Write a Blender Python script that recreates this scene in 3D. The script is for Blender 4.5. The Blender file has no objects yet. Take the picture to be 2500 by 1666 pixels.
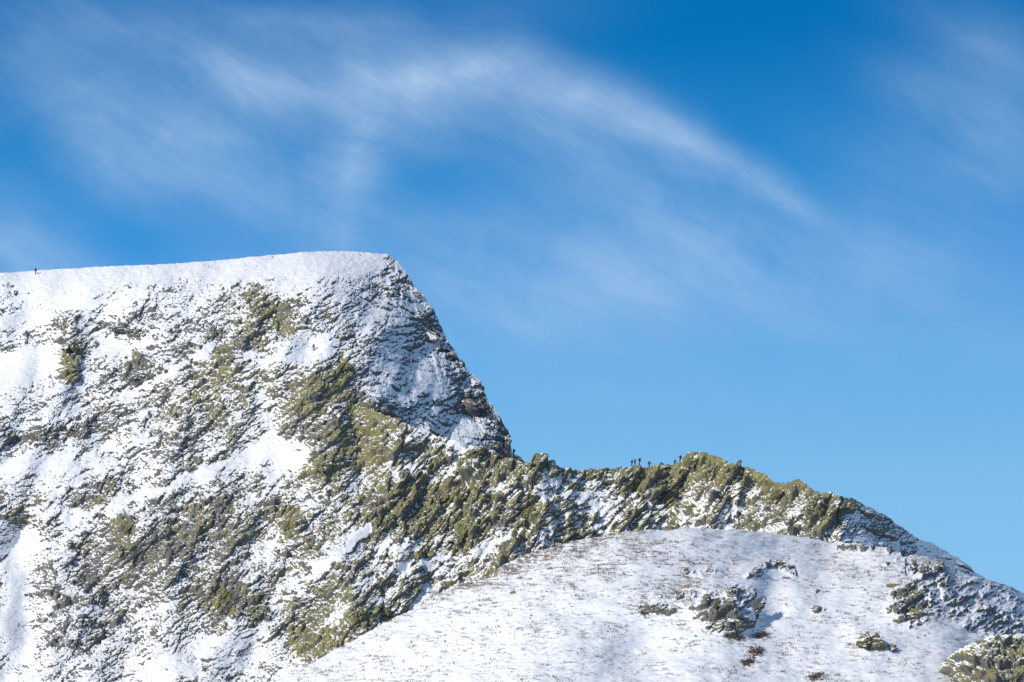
import bpy, math, random
import numpy as np
from math import radians as R
from mathutils import Vector, Matrix

random.seed(7)
rng = np.random.default_rng(11)
SC = bpy.context.scene
COL = SC.collection

# ------------------------------------------------------------------ camera, sky, sun, exposure
FOCAL, PITCH = 170.0, R(9.0)
FPX = 2500 * FOCAL / 36.0
cam_d = bpy.data.cameras.new('camera'); cam = bpy.data.objects.new('camera', cam_d); COL.objects.link(cam)
cam_d.lens = FOCAL; cam_d.sensor_width = 36.0; cam_d.clip_start = 1.0; cam_d.clip_end = 30000
cam.location = (0, 0, 0); cam.rotation_euler = (R(90) + PITCH, 0, 0)
SC.camera = cam
SC.view_settings.view_transform = 'Standard'; SC.view_settings.look = 'None'
SC.view_settings.exposure = 0.0; SC.view_settings.gamma = 1.0

SUN_EL, SUN_AZ = R(27.0), math.atan2(-0.66, -0.73)      # direction towards the sun in the ground plane
SV = Vector((math.cos(SUN_EL) * math.cos(SUN_AZ), math.cos(SUN_EL) * math.sin(SUN_AZ), math.sin(SUN_EL)))
sun_d = bpy.data.lights.new('sun', 'SUN'); sun_d.energy = 3.7; sun_d.angle = R(0.53); sun_d.color = (1.0, .945, .875)
sun = bpy.data.objects.new('sun', sun_d); COL.objects.link(sun)
sun.rotation_euler = SV.to_track_quat('Z', 'Y').to_euler(); sun.location = (-300, -200, 400)

W = bpy.data.worlds.new('World'); SC.world = W; W.use_nodes = True
nt = W.node_tree; nt.nodes.clear()
def wn(t, **k):
    n = nt.nodes.new(t)
    for a, b in k.items(): setattr(n, a, b)
    return n
def wl(a, b): nt.links.new(a, b)
sky = wn('ShaderNodeTexSky', sky_type='NISHITA', sun_disc=False)
sky.sun_elevation = SUN_EL; sky.sun_rotation = math.atan2(SV.x, SV.y)
sky.altitude = 600; sky.air_density = 1.1; sky.dust_density = 0.2; sky.ozone_density = 4.0
tc = wn('ShaderNodeTexCoord'); sep = wn('ShaderNodeSeparateXYZ'); wl(tc.outputs['Generated'], sep.inputs[0])
# the low band of the sky: deeper blue with height (by the direction's own elevation)
mr = wn('ShaderNodeMapRange'); mr.inputs['From Min'].default_value = 0.10; mr.inputs['From Max'].default_value = 0.26
wl(sep.outputs['Z'], mr.inputs['Value'])
ramp = wn('ShaderNodeValToRGB'); wl(mr.outputs[0], ramp.inputs[0])
SKY_STOPS = [(0.0, (.26, .56, .87)), (.20, (.20, .495, .835)), (.32, (.13, .42, .80)), (.45, (.050, .305, .715)), (.58, (.018, .240, .61)), (.74, (.002, .170, .49)), (1.0, (.001, .13, .40))]
cr = ramp.color_ramp
cr.elements[0].position, cr.elements[0].color = SKY_STOPS[0][0], (*SKY_STOPS[0][1], 1)
cr.elements[1].position, cr.elements[1].color = SKY_STOPS[-1][0], (*SKY_STOPS[-1][1], 1)
for p, c in SKY_STOPS[1:-1]:
    e = cr.elements.new(p); e.color = (*c, 1)
# cirrus: blobs laid out in azimuth / elevation (degrees), warped by noise
div = wn('ShaderNodeVectorMath', operation='DIVIDE'); cy = wn('ShaderNodeCombineXYZ')
ymax = wn('ShaderNodeMath', operation='MAXIMUM'); wl(sep.outputs['Y'], ymax.inputs[0]); ymax.inputs[1].default_value = 0.05
for k in range(3): wl(ymax.outputs[0], cy.inputs[k])
wl(tc.outputs['Generated'], div.inputs[0]); wl(cy.outputs[0], div.inputs[1])      # tangent plane of the sky ahead: (x/y, 1, z/y)
sep2 = wn('ShaderNodeSeparateXYZ'); wl(div.outputs[0], sep2.inputs[0])
pl = wn('ShaderNodeCombineXYZ'); wl(sep2.outputs['X'], pl.inputs[0]); wl(sep2.outputs['Z'], pl.inputs[1])
def noise_node(scale, detail, rough, vec, dist=0.0):
    n = wn('ShaderNodeTexNoise'); n.inputs['Scale'].default_value = scale; n.inputs['Detail'].default_value = detail
    n.inputs['Roughness'].default_value = rough; n.inputs['Distortion'].default_value = dist; wl(vec, n.inputs['Vector']); return n
nw = noise_node(22, 4, .55, pl.outputs[0]); ns = wn('ShaderNodeVectorMath', operation='SUBTRACT'); wl(nw.outputs['Color'], ns.inputs[0]); ns.inputs[1].default_value = (.5, .5, .5)
nm = wn('ShaderNodeVectorMath', operation='SCALE'); wl(ns.outputs[0], nm.inputs[0]); nm.inputs['Scale'].default_value = .013
wp = wn('ShaderNodeVectorMath', operation='ADD'); wl(pl.outputs[0], wp.inputs[0]); wl(nm.outputs[0], wp.inputs[1])
def sky_uv(x, y):
    u = (x - 1250) / FPX; v = (833 - y) / FPX
    dy = math.cos(PITCH) - math.sin(PITCH) * v; dz = math.sin(PITCH) + math.cos(PITCH) * v
    return u / dy, dz / dy
CLOUDS = [  # x, y, rx, ry, tilt, weight
 (560,170,150,60,-25,.20),(640,200,260,80,-12,.26),(760,220,330,90,0,.28),(960,200,320,70,8,.28),(1150,180,300,75,2,.34),(1180,230,460,120,-6,.26),
 (1400,225,280,75,-14,.34),(1560,290,270,70,-24,.34),(1700,350,240,58,-27,.34),(1830,415,220,46,-29,.34),(1930,468,150,30,-28,.22),(1400,330,420,130,-14,.22),(1500,430,420,90,-20,.14),
 (880,330,110,150,-30,.24),(840,430,100,170,-8,.30),(850,540,110,130,4,.18),(740,420,300,130,20,.24),(980,300,220,110,20,.24),
 (250,385,170,80,-35,.34),(200,330,130,90,-60,.14),(360,300,280,130,-20,.22),(430,420,300,110,-30,.20),(540,330,360,140,0,.20),(620,470,300,60,-30,.14),
 (20,600,230,150,-20,.46),(80,690,320,80,0,.30),(300,60,460,90,-8,.24),(650,40,400,60,-14,.20),(950,70,520,90,6,.22),(60,120,260,120,0,.20),(120,240,240,70,20,.12),
 (2420,110,300,120,-25,.26),(2440,330,300,170,-10,.26),(2250,230,240,70,-30,.16),(2420,420,160,40,-15,.16),(2150,420,300,70,-25,.05),
 (1350,760,460,140,0,.26),(1150,680,360,110,10,.18),(1250,800,260,60,-5,.12),(1700,620,560,160,-10,.20),(2200,640,560,160,-5,.16),(1000,560,300,90,0,.14),
 (1500,500,560,80,-20,.12),(2300,800,560,140,-8,.14),(650,640,300,50,0,.16),(1500,960,500,60,0,.06),
 (1650,640,800,160,0,.10),(1500,720,900,240,0,.20),(2300,430,500,240,-10,.08),(400,200,600,200,0,.12)]
acc = None
for (x, y, rx, ry, a, w) in CLOUDS:
    m = wn('ShaderNodeMapping', vector_type='TEXTURE'); u, v = sky_uv(x, y)
    m.inputs['Location'].default_value = (u, v, 0); m.inputs['Rotation'].default_value = (0, 0, R(a))
    m.inputs['Scale'].default_value = (rx * 1.55 / FPX, ry * 1.9 / FPX, 1)
    wl(wp.outputs[0], m.inputs['Vector'])
    g = wn('ShaderNodeTexGradient', gradient_type='QUADRATIC_SPHERE'); wl(m.outputs[0], g.inputs[0])
    ma = wn('ShaderNodeMath', operation='MULTIPLY_ADD'); wl(g.outputs['Fac'], ma.inputs[0]); ma.inputs[1].default_value = w
    if acc is None: ma.inputs[2].default_value = 0.0
    else: wl(acc, ma.inputs[2])
    acc = ma.outputs[0]
fb = noise_node(34, 9, .60, wp.outputs[0], .4)
mpf = wn('ShaderNodeMapping', vector_type='TEXTURE'); mpf.inputs['Rotation'].default_value = (0, 0, R(-28)); mpf.inputs['Scale'].default_value = (2.8, .7, 1); wl(wp.outputs[0], mpf.inputs['Vector'])
fs = noise_node(75, 9, .66, mpf.outputs[0], .3)
fm = wn('ShaderNodeMath', operation='ADD'); wl(fb.outputs['Fac'], fm.inputs[0]); wl(fs.outputs['Fac'], fm.inputs[1])
fr = wn('ShaderNodeMapRange'); fr.inputs['From Min'].default_value = .62; fr.inputs['From Max'].default_value = 1.34; fr.inputs['To Min'].default_value = .38; fr.inputs['To Max'].default_value = 1.6
wl(fm.outputs[0], fr.inputs['Value'])
cm = wn('ShaderNodeMath', operation='MULTIPLY', use_clamp=True); wl(acc, cm.inputs[0]); wl(fr.outputs[0], cm.inputs[1])
cf = wn('ShaderNodeMath', operation='MULTIPLY'); wl(cm.outputs[0], cf.inputs[0]); cf.inputs[1].default_value = .86
mixc = wn('ShaderNodeMix', data_type='RGBA'); wl(cf.outputs[0], mixc.inputs[0]); wl(ramp.outputs[0], mixc.inputs[6]); mixc.inputs[7].default_value = (.46, .64, .88, 1)
# above the low band the physical sky takes over
band = wn('ShaderNodeMapRange', interpolation_type='SMOOTHSTEP'); band.inputs['From Min'].default_value = .27; band.inputs['From Max'].default_value = .45; wl(sep.outputs['Z'], band.inputs['Value'])
SKY_K = 0.125
sc1 = wn('ShaderNodeVectorMath', operation='SCALE'); sc1.inputs['Scale'].default_value = 1.0 / SKY_K; wl(mixc.outputs[2], sc1.inputs[0])
mixs = wn('ShaderNodeMix', data_type='RGBA'); wl(band.outputs[0], mixs.inputs[0]); wl(sc1.outputs[0], mixs.inputs[6]); wl(sky.outputs[0], mixs.inputs[7])
bg = wn('ShaderNodeBackground'); bg.inputs['Strength'].default_value = SKY_K; wl(mixs.outputs[2], bg.inputs[0])
wo = wn('ShaderNodeOutputWorld'); wl(bg.outputs[0], wo.inputs[0])

# ------------------------------------------------------------------ helpers
def tag(o, label=None, cat=None, group=None, kind=None):
    if label: o['label'] = label
    if cat: o['category'] = cat
    if group: o['group'] = group
    if kind: o['kind'] = kind
    return o

def ray(x, y, D):
    """photo pixel + distance north -> world point"""
    x = np.asarray(x, np.float64); y = np.asarray(y, np.float64)
    u = (x - 1250) / FPX; v = (833 - y) / FPX
    dy = math.cos(PITCH) - math.sin(PITCH) * v; dz = math.sin(PITCH) + math.cos(PITCH) * v
    return np.stack([u / dy * D, D + 0 * u, dz / dy * D], -1)

def project(P):
    f = P[..., 1] * math.cos(PITCH) + P[..., 2] * math.sin(PITCH)
    v = -P[..., 1] * math.sin(PITCH) + P[..., 2] * math.cos(PITCH)
    return 1250 + P[..., 0] / f * FPX, 833 - v / f * FPX

def hsh(ix, iy, s):
    h = (ix.astype(np.int64) * 374761393 + iy.astype(np.int64) * 668265263 + s * 2147483647 * 3 + s * 97531) & 0xFFFFFFFF
    h = ((h ^ (h >> 13)) * 1274126177) & 0xFFFFFFFF
    h = ((h ^ (h >> 16)) * 2246822519) & 0xFFFFFFFF
    return ((h ^ (h >> 15)) & 0xFFFFFF).astype(np.float32) / 16777216.0

def perlin(x, y, s):
    x0 = np.floor(x); y0 = np.floor(y); fx = (x - x0).astype(np.float32); fy = (y - y0).astype(np.float32)
    ux = fx * fx * fx * (fx * (fx * 6 - 15) + 10); uy = fy * fy * fy * (fy * (fy * 6 - 15) + 10)
    def g(a, b):
        t = hsh(x0 + a, y0 + b, s) * 6.2831853
        return np.cos(t) * (fx - a) + np.sin(t) * (fy - b)
    n0 = g(0, 0) * (1 - ux) + g(1, 0) * ux; n1 = g(0, 1) * (1 - ux) + g(1, 1) * ux
    return (n0 * (1 - uy) + n1 * uy) * 1.4

def fbm(x, y, s, o=4, gain=.5):
    a, t = 1.0, 0
    for k in range(o):
        t = t + a * perlin(x * 2 ** k, y * 2 ** k, s + k); a *= gain
    return t

def cells(x, y, s, jit=.9):
    """nearest cell: F1, F2, offset to its point, three randoms"""
    x0 = np.floor(x); y0 = np.floor(y)
    F1 = np.full(x.shape, 9.0, np.float32); F2 = F1.copy()
    bx = np.zeros_like(F1); by = np.zeros_like(F1); ia = np.zeros_like(F1); ib = np.zeros_like(F1)
    for a in (-1, 0, 1):
        for b in (-1, 0, 1):
            cx = x0 + a; cy_ = y0 + b
            dx = (x - cx - .5 - (hsh(cx, cy_, s) - .5) * jit).astype(np.float32)
            dy = (y - cy_ - .5 - (hsh(cx, cy_, s + 1) - .5) * jit).astype(np.float32)
            d = np.sqrt(dx * dx + dy * dy)
            n = d < F1
            F2 = np.where(n, F1, np.minimum(F2, d))
            F1 = np.where(n, d, F1); bx = np.where(n, dx, bx); by = np.where(n, dy, by)
            ia = np.where(n, cx, ia); ib = np.where(n, cy_, ib)
    return F1, F2, bx, by, hsh(ia, ib, s + 2), hsh(ia, ib, s + 3), hsh(ia, ib, s + 4)

def blocks(x, y, ang, size, aspect, s, shingle=.8):
    """faceted rock blocks elongated along ang (degrees up from the picture's horizontal); ~[-1,1]"""
    a = R(ang); yy = -y
    p = (x * math.cos(a) + yy * math.sin(a)) / (size * aspect)
    q = (-x * math.sin(a) + yy * math.cos(a)) / size         # q grows to the upper left
    wpx = perlin(x / (size * 2.2), y / (size * 2.2), s + 40) * .24; wpy = perlin(x / (size * 2.2), y / (size * 2.2), s + 41) * .24
    F1, F2, dx, dy, r1, r2, r3 = cells(p + wpx, q + wpy, s)
    e = np.clip((F2 - F1) / .16, 0, 1)
    h = (r1 - .5) * 1.1 - dy * shingle * (.5 + r2) + dx * (r3 - .5) * .9
    return h * (.35 + .65 * e) - (1 - e) * .42

def sstep(a, b, x):
    t = np.clip((x - a) / (b - a), 0, 1); return t * t * (3 - 2 * t)

def box(a, r):
    """box blur of a 2D array with radius r (both axes), twice"""
    for _ in range(2):
        for ax in (0, 1):
            n = a.shape[ax]
            pad = [(0, 0), (0, 0)]; pad[ax] = (r + 1, r)
            c = np.cumsum(np.pad(a, pad, mode='edge').astype(np.float64), axis=ax)
            hi = np.take(c, range(2 * r + 1, 2 * r + 1 + n), axis=ax); lo = np.take(c, range(0, n), axis=ax)
            a = (hi - lo) / (2 * r + 1)
    return a.astype(np.float32)

def grid_normals(P):
    du = np.gradient(P, axis=1); dv = np.gradient(P, axis=0)
    n = np.cross(du, dv); n /= np.linalg.norm(n, axis=-1, keepdims=True) + 1e-9
    flip = (n[..., 1] > 0) & (n[..., 2] < .2)
    return n

def grid_object(name, P, mat, attrs, parent=None):
    ny, nx = P.shape[:2]; me = bpy.data.meshes.new(name)
    me.vertices.add(nx * ny); me.vertices.foreach_set('co', P.reshape(-1).astype(np.float32))
    i = np.arange(nx * ny, dtype=np.int32).reshape(ny, nx)
    q = np.stack([i[:-1, :-1], i[1:, :-1], i[1:, 1:], i[:-1, 1:]], -1).reshape(-1)
    nf = (nx - 1) * (ny - 1)
    me.loops.add(nf * 4); me.polygons.add(nf)
    me.loops.foreach_set('vertex_index', q); me.polygons.foreach_set('loop_start', np.arange(0, nf * 4, 4, dtype=np.int32))
    me.polygons.foreach_set('loop_total', np.full(nf, 4, np.int32))
    me.polygons.foreach_set('use_smooth', np.ones(nf, bool))
    me.update(calc_edges=True)
    for k, v in attrs.items():
        at = me.attributes.new(k, 'FLOAT', 'POINT'); at.data.foreach_set('value', v.reshape(-1).astype(np.float32))
    me.materials.append(mat)
    o = bpy.data.objects.new(name, me); COL.objects.link(o)
    if parent: o.parent = parent
    return o

def smooth_polyline(pts, xs, k=1):
    p = np.array(pts, float); return np.interp(xs, p[:, 0], p[:, k])

# ------------------------------------------------------------------ materials
def new_mat(name):
    m = bpy.data.materials.new(name); m.use_nodes = True; t = m.node_tree
    return m, t, t.nodes['Principled BSDF']

def terrain_material(name, snow=(.90, .892, .88), fine=1.0, stretch=(1, 1, 1), bump=.55):
    m, t, b = new_mat(name); N = t.nodes; L = t.links
    tcn = N.new('ShaderNodeTexCoord'); mpn = N.new('ShaderNodeMapping'); mpn.inputs['Scale'].default_value = stretch; L.new(tcn.outputs['Object'], mpn.inputs['Vector'])
    def nz(scale, detail=5, rough=.6):
        n = N.new('ShaderNodeTexNoise'); n.inputs['Scale'].default_value = scale; n.inputs['Detail'].default_value = detail; n.inputs['Roughness'].default_value = rough
        L.new(mpn.outputs[0], n.inputs['Vector']); return n
    def at(nm):
        a = N.new('ShaderNodeAttribute'); a.attribute_name = nm; return a.outputs['Fac']
    def mth(op, a, c, clamp=False):
        n = N.new('ShaderNodeMath'); n.operation = op; n.use_clamp = clamp
        for i, v in enumerate((a, c)):
            if isinstance(v, (int, float)): n.inputs[i].default_value = v
            else: L.new(v, n.inputs[i])
        return n.outputs[0]
    def ramp2(v, a, c):
        n = N.new('ShaderNodeMapRange'); n.interpolation_type = 'SMOOTHSTEP'; n.inputs['From Min'].default_value = a; n.inputs['From Max'].default_value = c; L.new(v, n.inputs['Value']); return n.outputs[0]
    def mix(f, a, c):
        n = N.new('ShaderNodeMix'); n.data_type = 'RGBA'; L.new(f, n.inputs[0])
        for i, v in ((6, a), (7, c)):
            if isinstance(v, tuple): n.inputs[i].default_value = (*v, 1)
            else: L.new(v, n.inputs[i])
        return n.outputs[2]
    n1 = nz(.9); n2 = nz(3.2 * fine, 4, .65); n3 = nz(.25, 4)
    sn = mth('ADD', at('snow'), mth('MULTIPLY', mth('SUBTRACT', n2.outputs['Fac'], .5), .95))
    snf = ramp2(sn, .40, .60)
    gr = ramp2(mth('ADD', at('green'), mth('MULTIPLY', mth('SUBTRACT', n1.outputs['Fac'], .5), 1.1)), .18, .82)
    grey = mix(ramp2(n2.outputs['Fac'], .35, .65), (.086, .083, .082), (.205, .196, .183))
    green = mix(ramp2(n2.outputs['Fac'], .33, .67), (.150, .140, .055), (.310, .285, .115))
    green = mix(ramp2(n3.outputs['Fac'], .42, .66), green, (.185, .165, .095))
    rock = mix(gr, grey, green)
    br = ramp2(mth('ADD', at('grass'), mth('MULTIPLY', mth('SUBTRACT', n2.outputs['Fac'], .5), 1.2)), .62, .92)
    col = mix(snf, rock, snow); col = mix(br, col, (.31, .25, .185))
    L.new(col, b.inputs['Base Color'])
    rg = N.new('ShaderNodeMapRange'); L.new(snf, rg.inputs['Value']); rg.inputs['To Min'].default_value = .85; rg.inputs['To Max'].default_value = .6; L.new(rg.outputs[0], b.inputs['Roughness'])
    b.inputs['Specular IOR Level'].default_value = .25
    bp = N.new('ShaderNodeBump'); bp.inputs['Strength'].default_value = bump; bp.inputs['Distance'].default_value = .22
    L.new(n2.outputs['Fac'], bp.inputs['Height']); L.new(bp.outputs[0], b.inputs['Normal'])
    return m
M_ROCK = terrain_material('snowy_rock')
M_SNOW = terrain_material('snowfield', stretch=(.35, .8, 1.6), bump=.4)
def plain(name, col, rough=.8, noise=.25, scale=18):
    m, t, b = new_mat(name); n = t.nodes.new('ShaderNodeTexNoise'); n.inputs['Scale'].default_value = scale
    tc_ = t.nodes.new('ShaderNodeTexCoord'); t.links.new(tc_.outputs['Object'], n.inputs['Vector'])
    mx = t.nodes.new('ShaderNodeMix'); mx.data_type = 'RGBA'; t.links.new(n.outputs['Fac'], mx.inputs[0])
    mx.inputs[6].default_value = (*[c * (1 - noise) for c in col], 1); mx.inputs[7].default_value = (*[min(1, c * (1 + noise)) for c in col], 1)
    t.links.new(mx.outputs[2], b.inputs['Base Color']); b.inputs['Roughness'].default_value = rough; return m

# ------------------------------------------------------------------ photo-derived layout of the mountain
GX = np.arange(0, 2500, 100) + 50
def rowmap(rows, default):
    g = np.full((11, 25), float(default))
    for k, r in rows.items():
        for j, v in enumerate(r): g[k, j] = v
    return g
COV = rowmap({0: [0,0,0,0,0,1,2,1,1,4,5,5],
 1: [2,2,3,3,4,5,6,5,4,5,6,6],
 2: [1,5,4,3,5,6,4,3,6,5,5,6],
 3: [2,3,3,5,6,6,6,7,8,5,4,6,6],
 4: [5,5,5,4,6,5,5,7,8,8,6,6,5,5,5,6,7,8,6,6,6],
 5: [2,3,4,4,4,4,2,5,8,7,6,6,7,5,5,6,7,8,6,6,6,5],
 6: [5,3,5,4,6,7,6,6,6,8,7,7,7,6,5,5,5,4,4,5,6,5,3,3,3],
 7: [3,4,6,7,7,6,5,5,5,5,6,6,6,6,5,5,4,4,4,4,4,2,2,2,2],
 8: [3,5,6,6,6,6,5,6,6,5,5,5,4,4,4,4,4,4,4,3,2,1,1,2,2],
 9: [2,5,5,4,4,4,3,6,6,5,4],
 10:[2,4,4,3,3,3,4,5,5,4,4]}, 2) / 9.0
GRN = rowmap({0: [0]*12,
 1: [1,1,1,1,1,4,6,4,2,2,2,2],
 2: [1,7,1,2,3,5,4,4,5,1,1,1],
 3: [1,1,2,4,5,6,6,7,8,2,1,1,1],
 4: [2,3,3,3,5,5,4,5,8,8,7,7,7,7,8,8,8,8,7,7,6],
 5: [3,3,3,3,3,3,3,6,8,8,8,8,8,8,8,8,8,8,8,8,6,5],
 6: [4,2,5,4,5,4,5,5,7,8,8,8,8,8,8,7,7,7,7,7,7,5,4,4,4],
 7: [2,3,4,4,3,3,4,5,6,8,8,8,8,8,8,7,7,7,6,6,5,4,4,4,4],
 8: [2,2,3,4,5,6,5,7,8,8,8,8,7,7,7,7,6,6,6,5,5,4,4,4,4],
 9: [2,2,3,3,3,4,4,7,8,7,7],
 10:[2,2,2,3,3,3,4,6,7,7,7]}, 3) / 9.0

def gsample(g, x, y):
    fx = np.clip((x - 50) / 100, 0, 23.999); fy = np.clip((y - 650) / 100, 0, 9.999)
    ix = fx.astype(int); iy = fy.astype(int); tx = fx - ix; ty = fy - iy
    return (g[iy, ix] * (1 - tx) + g[iy, ix + 1] * tx) * (1 - ty) + (g[iy + 1, ix] * (1 - tx) + g[iy + 1, ix + 1] * tx) * ty

# (x, y, rx, ry, tilt up to the right in degrees, change of rock cover, change of lichen)
BLOBS = [
 (170,850,26,62,-8,.45,.6),(172,920,20,22,0,.4,.5),(300,806,55,13,-14,.6,-.2),(350,905,48,32,15,.45,.1),(335,895,16,30,0,.2,.3),
 (300,846,62,20,12,-.7,0),(60,900,95,36,20,-.8,0),(45,760,110,30,8,-.5,0),(190,735,110,26,0,-.45,0),(20,690,300,22,3,-.3,0),(30,835,75,22,12,.25,-.3),
 (5,700,30,9,20,.5,0),(70,690,60,10,10,.2,0),(150,700,30,5,10,.3,0),(40,720,45,8,20,.45,0),(20,760,40,8,22,.5,0),
 (420,905,120,10,33,-.8,0),(520,850,50,9,35,-.5,0),(330,960,50,12,35,-.6,0),(545,885,22,50,10,.3,.5),(520,920,40,34,0,.2,.5),
 (620,725,40,30,-20,.3,.5),(665,775,38,20,-35,.3,.4),(475,985,55,50,0,.15,.3),(655,940,18,40,15,.2,.4),(650,1000,18,60,10,-.6,0),
 (765,852,55,18,10,-.85,0),(700,870,60,16,20,-.5,0),(735,830,50,12,20,-.3,0),(850,910,25,22,0,.3,.5),(800,935,40,40,0,.3,.5),(740,960,45,45,-20,.2,.4),
 (700,1105,62,34,-15,-.85,0),(650,1080,50,14,40,-.6,0),(620,1120,50,22,20,-.3,0),(560,1130,70,10,28,-.7,0),(430,1180,90,11,25,-.7,0),(300,1225,80,12,20,-.75,0),(200,1262,60,12,15,-.6,0),
 (60,1140,110,25,5,-.6,0),(250,1100,130,12,12,-.5,0),(80,1065,90,16,5,.3,.1),(70,1335,36,50,0,-.7,-.3),(40,1440,30,80,0,-.45,0),(45,1560,36,60,0,-.6,0),
 (45,1260,40,22,-30,.35,.3),(80,1230,40,20,20,.2,.2),(235,1235,26,18,30,.3,.5),(310,1290,40,18,50,.35,.5),(295,1345,22,26,60,.4,.5),(350,1340,50,22,48,.5,-.5),
 (210,1390,60,26,50,.1,-.4),(430,1330,60,40,20,.2,0),(545,1462,24,42,20,.7,.7),(580,1450,20,40,35,.6,-.6),(620,1480,32,44,30,.3,.5),(570,1335,20,22,0,.2,.4),
 (520,1230,60,40,30,.2,0),(710,1285,34,38,-20,.3,.6),(620,1360,70,20,20,-.2,-.1),(180,1540,120,50,40,.1,-.2),(450,1600,160,40,10,-.3,0),(560,1560,60,26,0,-.2,0),
 (790,1140,50,34,20,.35,.6),(880,1070,60,50,40,.1,.3),(950,1028,60,6,-12,-.3,0),(920,1005,70,20,-10,.12,.4),(990,1062,40,5,-15,-.25,0),(900,1100,45,60,60,.08,.3),
 (870,1310,46,12,45,-.8,0),(910,1280,40,9,50,-.5,0),(940,1330,40,20,10,-.4,0),(780,1310,40,26,40,.2,.3),(830,1350,110,11,38,-.6,0),(950,1250,60,22,52,.35,.3),
 (1020,1260,60,16,50,.35,.3),(1110,1200,50,26,20,.4,.3),(1130,1290,24,60,-14,.35,.3),(1050,1370,70,14,15,-.7,0),(1020,1330,90,12,20,-.45,0),(1290,1250,40,34,60,.4,.3),
 (1250,1180,60,18,30,-.3,0),(1160,1350,90,12,25,-.5,0),(930,1400,70,20,10,-.35,0),(860,1420,40,60,60,.25,.3),(750,1560,60,70,50,.4,.4),(880,1500,60,40,50,.35,.4),
 (830,1570,50,20,20,-.3,0),(950,1450,80,14,30,-.5,0),(1010,1420,40,20,50,.2,.3),(950,1560,40,12,30,-.3,0),
 (1400,1180,70,26,-10,-.4,0),(1420,1215,60,14,-20,-.4,0),(1410,1190,22,12,0,.4,.2),(1390,1150,60,12,0,.3,.3),(1560,1170,50,14,35,.3,.3),(1500,1240,60,30,40,-.25,0),
 (1630,1215,24,40,50,.4,.3),(1700,1130,45,34,0,.5,.4),(1790,1150,18,50,55,.5,.1),(1712,1222,60,10,42,-.35,0),(1760,1190,80,10,48,-.5,0),(1880,1180,30,22,30,.5,.4),
 (1850,1260,90,36,0,-.15,-.1),(2060,1240,34,20,40,.4,.3),(1990,1260,24,24,20,.5,.4),(1840,1275,25,14,20,.45,.3),(1995,1290,26,14,20,.3,.2),
 (1030,1420,20,20,0,0,0),(1080,960,90,26,-28,-.15,0),(1000,900,80,40,-20,-.1,0),(1110,1075,110,26,-18,-.3,-.3),(1150,985,40,26,-30,.4,-.2),(1230,1060,20,50,-5,.35,-.3),
 (990,700,20,50,-50,.22,-.3),(1035,800,30,30,-40,.25,.1),(1110,870,24,14,-40,.4,.2),(1060,760,14,44,-30,.25,-.2),(950,650,20,26,-50,.35,-.3),(905,700,26,10,-10,.3,.3),
 (880,640,90,20,-8,-.35,0),(960,800,90,150,-60,-.12,-.2),(1000,950,90,60,-30,-.16,-.4),(930,900,60,80,0,-.1,-.3),(350,665,420,30,3,-.25,0),(1100,1030,60,24,-20,-.35,-.3),(760,650,150,26,2,-.35,0)]

CREST_A = [(-500,700),(-200,680),(0,668),(60,664),(100,661),(250,652),(400,646),(520,638),(600,630),(680,622),(740,617),(800,614),(860,615),(900,618),(945,622),(958,630),(972,640),(980,652),(990,662),
 (1000,680),(1008,694),(1022,708),(1035,722),(1046,737),(1056,752),(1064,768),(1071,784),(1078,798),(1084,812),(1090,826),(1098,840),(1109,852),(1118,868),(1128,882),(1140,900),(1148,910),(1160,918),
 (1172,928),(1182,950),(1190,972),(1200,990),(1216,1008),(1224,1020),(1232,1038),(1240,1055),(1245,1075),(1246,1090),(1252,1108),(1262,1112),(1272,1118),(1282,1130),(1300,1150),(1400,1230),(1500,1290),(1700,1420)]
CREST_B = [(560,900,1220),(700,942,1190),(800,966,1165),(860,985,1150),(900,998,1146),(940,1012,1144),(975,1022,1142),(1000,1040,1142),(1040,1052,1142),(1085,1070,1141),(1120,1080,1140),(1128,1086,1140),(1140,1096,1139),(1150,1088,1138),
 (1172,1092,1137),(1180,1104,1137),(1196,1098,1137),(1206,1112,1136),(1225,1118,1135),(1232,1116,1135),(1246,1116,1134),(1262,1120,1134),(1278,1128,1134),(1286,1124,1133),(1290,1132,1133),(1298,1118,1132),(1306,1110,1132),(1313,1107,1132),(1324,1112,1132),(1338,1115,1133),(1342,1124,1133),(1348,1122,1133),(1356,1124,1134),(1358,1136,1134),
 (1370,1142,1136),(1400,1145,1137),(1425,1146,1139),(1460,1145,1141),(1500,1142,1143),(1526,1140,1144),(1545,1138,1145),(1575,1138,1146),(1600,1134,1147),(1640,1132,1148),(1660,1128,1148),(1672,1115,1148),(1682,1108,1147),(1705,1104,1146),(1725,1106,1145),(1745,1114,1144),(1762,1119,1143),(1775,1126,1142),(1783,1138,1142),
 (1790,1134,1141),(1800,1128,1140),(1806,1130,1140),(1812,1138,1140),(1830,1142,1138),(1850,1150,1136),(1870,1158,1134),(1890,1176,1132),(1905,1178,1130),(1925,1174,1128),(1948,1168,1126),(1965,1180,1124),(1985,1195,1122),(2005,1204,1120),
 (2030,1202,1119),(2050,1212,1118),(2075,1214,1120),(2100,1228,1123),(2130,1244,1127),(2160,1256,1131),(2190,1280,1135),(2215,1298,1138),(2240,1316,1141),(2270,1324,1145),(2300,1342,1149),(2340,1364,1153),(2380,1398,1158),(2420,1418,1162),(2460,1430,1167),(2500,1450,1172),(2700,1530,1190),(3000,1640,1200)]
def jag(xs, s, amp):      # fine jaggedness of a skyline
    return (perlin(xs / 22, xs * 0, s) * 3.2 + perlin(xs / 9, xs * 0, s + 1) * 2.6 + perlin(xs / 4.5, xs * 0, s + 2) * 1.8) * amp

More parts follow.
